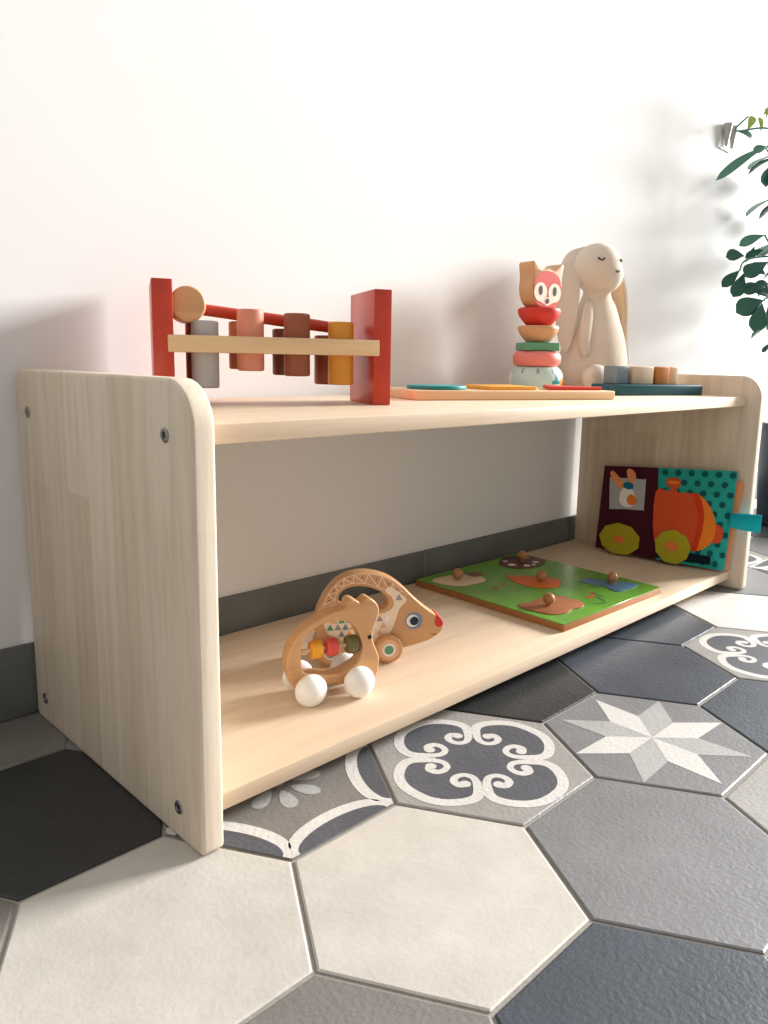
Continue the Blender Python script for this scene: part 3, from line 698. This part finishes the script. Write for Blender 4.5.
patch(Q2, n2, [(-.02, .735), (.2, .745), (.492, .748), (.614, .715), (.70, .65), (.77, .565), (.82, .46), (.825, .36), (.80, .27), (.709, .20), (.60, .165), (.40, .16), (.2, .18), (-.02, .20)], 'orangefelt', 'engine_patch', rp, .0055)
patch(Q2, n2, [(.56, .735), (.64, .70), (.73, .62), (.79, .53), (.82, .46), (.825, .36), (.80, .27), (.709, .20), (.60, .165), (.64, .30), (.66, .45), (.64, .6)], 'orangefelt2', 'boiler_front', rp, .0070, .001)
patch(Q2, n2, [(.50, .745), (.57, .735), (.645, .60), (.665, .45), (.64, .30), (.60, .165), (.53, .165), (.57, .30), (.59, .45), (.57, .6)], 'rustfelt', 'boiler_band', rp, .0072, .001)
patch(Q2, n2, [(.184, .735), (.184, .79), (.13, .82), (.13, .88), (.217, .905), (.306, .88), (.312, .82), (.27, .79), (.275, .735)], 'orangefelt', 'chimney_patch', rp, .0055)
patch(Q2, n2, [(.16, .835), (.16, .865), (.28, .865), (.28, .835)], 'orangefelt2', 'chimney_band', rp, .0070, .0006)
patch(Q2, n2, [(.815, .44), (.88, .445), (.925, .40), (.925, .31), (.88, .27), (.80, .28)], 'orangefelt', 'nose_patch', rp, .0055)
patch(Q2, n2, [(.01, .13), (.80, .125), (.81, .04), (.01, .02)], 'navyfelt', 'track_strip', rp, .0055, .001, False)
patch(Q2, n2, octo(.258, .165, .265, .185, 9, .1), 'limefelt', 'felt_wheel', rp, .0072, .003, False); patch(Q2, n2, octo(.25, .17, .085, .05, 7), 'orangedot', 'wheel_hub', rp, .0105)
# dark backing spread under the maroon page and orange page behind the teal one
q = (Vector((1.050, .150, ZL+.002)), Vector((1.062, .022, ZL+.004)), Vector((1.0725, .012, .195)), Vector((1.069, .16, .19)))
bp3 = page(q, .0028, .001); o = one(bp3[:2], 'peachfelt').build('back_page', bk, fixn=True); o['label'] = 'orange page behind the teal page'
# ribbon loop tag
c0 = Vector((1.0505, .022, .128)); c1 = Vector((1.062, -.027, .1275)); dz = Vector((.0, .0, .0125))
N = 14; vs = []; fs = []
for i in range(N+1):
    t = i/N; p = c0.lerp(c1, t); bow = math.sin(math.pi*t)*.004
    nn = Vector((-.97, -.24, 0))
    for sg in (1, -1):
        q_ = p+nn*(bow*sg+.0004*sg)
        vs += [q_-dz*(1+.25*t)-org, q_+dz*(1+.25*t)-org]
for i in range(N):
    a = i*4; fs += [[a, a+4, a+5, a+1], [a+2, a+3, a+7, a+6]]
fs += [[N*4, N*4+2, N*4+3, N*4+1]]
ob = one((vs, fs), 'aqua').build('ribbon_tag', bk, fixn=True); ob['label'] = 'bright aqua ribbon loop'
sm = ob.modifiers.new('t', 'SOLIDIFY'); sm.thickness = .0006

# ------------------------------------------------------------------ potted plant
pc_ = Vector((1.775, .12, 0))
pl = thing('potted_plant', 'tall umbrella plant with dark green leaflets in a dark pot beyond the shelf', 'plant', pc_)
one(lathe([(0, 0), (.100, 0), (.106, .006), (.120, .235), (.123, .240), (.123, .255), (.116, .257), (.112, .250), (.110, .215), (0, .215)], 64), 'potm').build('pot', pl)
one(lathe([(.110, .217), (.07, .222), (0, .226)], 40), 'soil').build('soil', pl)
rel = lambda p: Vector(p)-pc_
stem1 = [(1.775, .12, .22), (1.772, .13, .40), (1.765, .15, .58), (1.74, .18, .75), (1.72, .2, .90), (1.71, .22, 1.05)]
one(tube([rel(p) for p in smooth_loop(stem1, 4, False)], .008, 10), 'bark').build('stem', pl)
stem2 = [(1.79, .10, .22), (1.80, .09, .45), (1.83, .08, .70), (1.86, .09, .95), (1.87, .1, 1.2)]
one(tube([rel(p) for p in smooth_loop(stem2, 4, False)], .007, 10), 'bark').build('stem', pl)
def leaf(base, tip, mt, wid=.3, up=None, bend=.12):
    base = Vector(base); tip = Vector(tip); d = tip-base; Ln = d.length
    up = Vector(up or (-.45, -.7, .55)).normalized()
    a = d.cross(up).normalized(); nn = a.cross(d).normalized()
    N = 10; vs = []; fs = []
    for i in range(N+1):
        t = i/N; w = Ln*wid*max(0, math.sin(math.pi*min(1, t**1.5)))**.6*(.45+.6*t)*.62+.0004
        c = base+d*t+nn*(math.sin(math.pi*t)*bend*Ln)
        vs += [c-a*w+nn*w*.18, c-a*w*.5+nn*w*.05, c-nn*w*.02, c+a*w*.5+nn*w*.05, c+a*w+nn*w*.18]
    for i in range(N):
        for k in range(4): fs.append([i*5+k, i*5+k+1, i*5+k+6, i*5+k+5])
    o = one(([rel(v) for v in vs], fs), mt).build('leaflet', pl, sharp=180)
    s = o.modifiers.new('s', 'SOLIDIFY'); s.thickness = .0009
LV = [[[1.573, .218, .874], [1.483, .289, .797]], [[1.616, .234, .883], [1.591, .257, .871]], [[1.651, .299, .936], [1.665, .294, .971]], [[1.674, .276, .934], [1.675, .284, .969]], [[1.631, .319, .936], [1.659, .287, .918]], [[1.686, .272, .967], [1.689, .275, .99]], [[1.654, .236, .696], [1.608, .275, .67]], [[1.594, .254, .644], [1.563, .285, .641]], [[1.561, .249, .609], [1.528, .273, .57]], [[1.525, .225, .598], [1.502, .235, .544]], [[1.702, .253, .669], [1.667, .282, .649]], [[1.545, .182, .621], [1.503, .215, .587]], [[1.587, .199, .571], [1.549, .235, .559]], [[1.529, .177, .537], [1.482, .217, .508]], [[1.504, .171, .529], [1.483, .177, .468]], [[1.556, .177, .53], [1.55, .17, .48]], [[1.634, .192, .447], [1.619, .203, .425]], [[1.741, .29, .686], [1.725, .298, .656]], [[1.612, .232, .631], [1.589, .248, .6]], [[1.645, .221, .604], [1.617, .253, .619]], [[1.606, .188, .543], [1.577, .225, .576]]]
MT = ['leafmid', 'leafmid', 'leafyoung', 'leafyoung', 'leafmid', 'leafyoung', 'leafmid']+['leafdark']*14
WD = [.10, .4, .34, .25, .30, .3, .26, .52, .30, .38, .28, .36, .42, .46, .42, .42, .25, .22, .5, .6, .6]
for (a, b), mt, w in zip(LV, MT, WD): leaf(a, b, mt, w*1.35)
tw = [[(1.74, .18, .76), (1.70, .215, .85), (1.66, .25, .885), (1.573, .218, .874)], [(1.72, .2, .90), (1.69, .24, .93), (1.655, .267, .938), (1.631, .319, .936), (1.651, .300, .968)],
      [(1.765, .15, .56), (1.72, .18, .62), (1.66, .21, .645), (1.597, .25, .636), (1.561, .249, .609)], [(1.765, .15, .50), (1.70, .18, .545), (1.614, .20, .548), (1.529, .177, .537)],
      [(1.72, .18, .63), (1.69, .23, .675), (1.654, .236, .696)], [(1.66, .21, .645), (1.60, .20, .62), (1.545, .182, .621)]]
for t in tw: one(tube([rel(p) for p in smooth_loop(t, 4, False)], .0022, 8), 'leafmid').build('twig', pl)
rl = random.Random(5)
for hub in ((1.80, .16, .62), (1.86, .06, .74), (1.76, .12, .80), (1.88, .16, .93), (1.80, .03, .55), (1.80, .20, 1.04), (1.90, .05, 1.18), (1.74, .12, .66), (1.80, .22, .70), (1.84, .20, .52), (1.86, .24, .82), (1.92, .12, .64), (1.78, .24, .90), (1.94, .20, .74)):  # unseen foliage right of frame, made denser so the plant shades more wall
    h0 = Vector(hub)
    for k in range(8):
        a = 2*math.pi*k/8+rl.random()*.4; d = Vector((math.cos(a), math.sin(a), -.25-.3*rl.random()))*(.10+.035*rl.random())
        if h0.y+d.y > .335: d.y = .33-h0.y
        leaf(h0+d*.15, h0+d, 'leafdark' if k % 3 else 'leafmid', .42, (0, 0, 1))
    one(tube([rel(v) for v in smooth_loop([(1.78 if hub[0] < 1.82 else 1.84, .12, hub[2]-.14), tuple(h0+Vector((0, 0, -.03))), hub], 4, False)], .0022, 8), 'leafmid').build('twig', pl)

# ------------------------------------------------------------------ unidentified grey mark on the wall, built as made-up cones on a bar
wk = thing('wall_mark', 'small unidentified grey mark built as a double hook on the white wall beside the plant', 'cone', (1.660, WY, .935))
MB().add(box(.060, .004, .004, .0012, at=(0, -.002, -.030)), 'whitepaint').build('white_bar', wk)
for s in (-1, 1):
    one(lathe([(0, -.026), (.003, -.026), (.011, .022), (.0105, .024), (0, .024)], 20), 'markgrey').build('cone', wk, loc=(s*.016, -.0115, 0))

# ------------------------------------------------------------------ light
def area(name, loc, target, sx, sy, e, col):
    l = bpy.data.lights.new(name, 'AREA'); l.shape = 'RECTANGLE'; l.size = sx; l.size_y = sy; l.energy = e; l.color = col
    o = bpy.data.objects.new(name, l); C.objects.link(o); o.location = loc
    o.rotation_euler = (Vector(target)-Vector(loc)).to_track_quat('-Z', 'Y').to_euler(); return o
area('window_light', (7.5, -1.75, 2.6), (.4, .1, .2), 2.3, 1.9, 1850, (1, .995, .985))
w = bpy.data.worlds.new('room_daylight'); bpy.context.scene.world = w; w.use_nodes = True
bg = w.node_tree.nodes['Background']; bg.inputs[0].default_value = (1.0, .972, .945, 1); bg.inputs[1].default_value = .58

# ------------------------------------------------------------------ camera
cam = bpy.data.cameras.new('camera'); co = bpy.data.objects.new('camera', cam); C.objects.link(co)
Rcv = Matrix(((.708419, -.110633, .697067), (-.705526, -.138121, .695094), (.019379, -.984217, -.175902)))
rot = Matrix((Rcv.col[0], -Rcv.col[1], -Rcv.col[2])).transposed()
co.matrix_world = Matrix.Translation((-.28225, -.48894, .39249)) @ rot.to_4x4()
cam.sensor_fit = 'VERTICAL'; cam.sensor_height = 24; cam.lens = 765.73/1024*24
cam.shift_x = -(396.46-384)/1024; cam.shift_y = (495.91-512)/1024
cam.clip_start = .01
bpy.context.scene.camera = co
vs_ = bpy.context.scene.view_settings
vs_.view_transform = 'Standard'; vs_.look = 'None'; vs_.gamma = 1; vs_.use_curve_mapping = False; vs_.exposure = 0
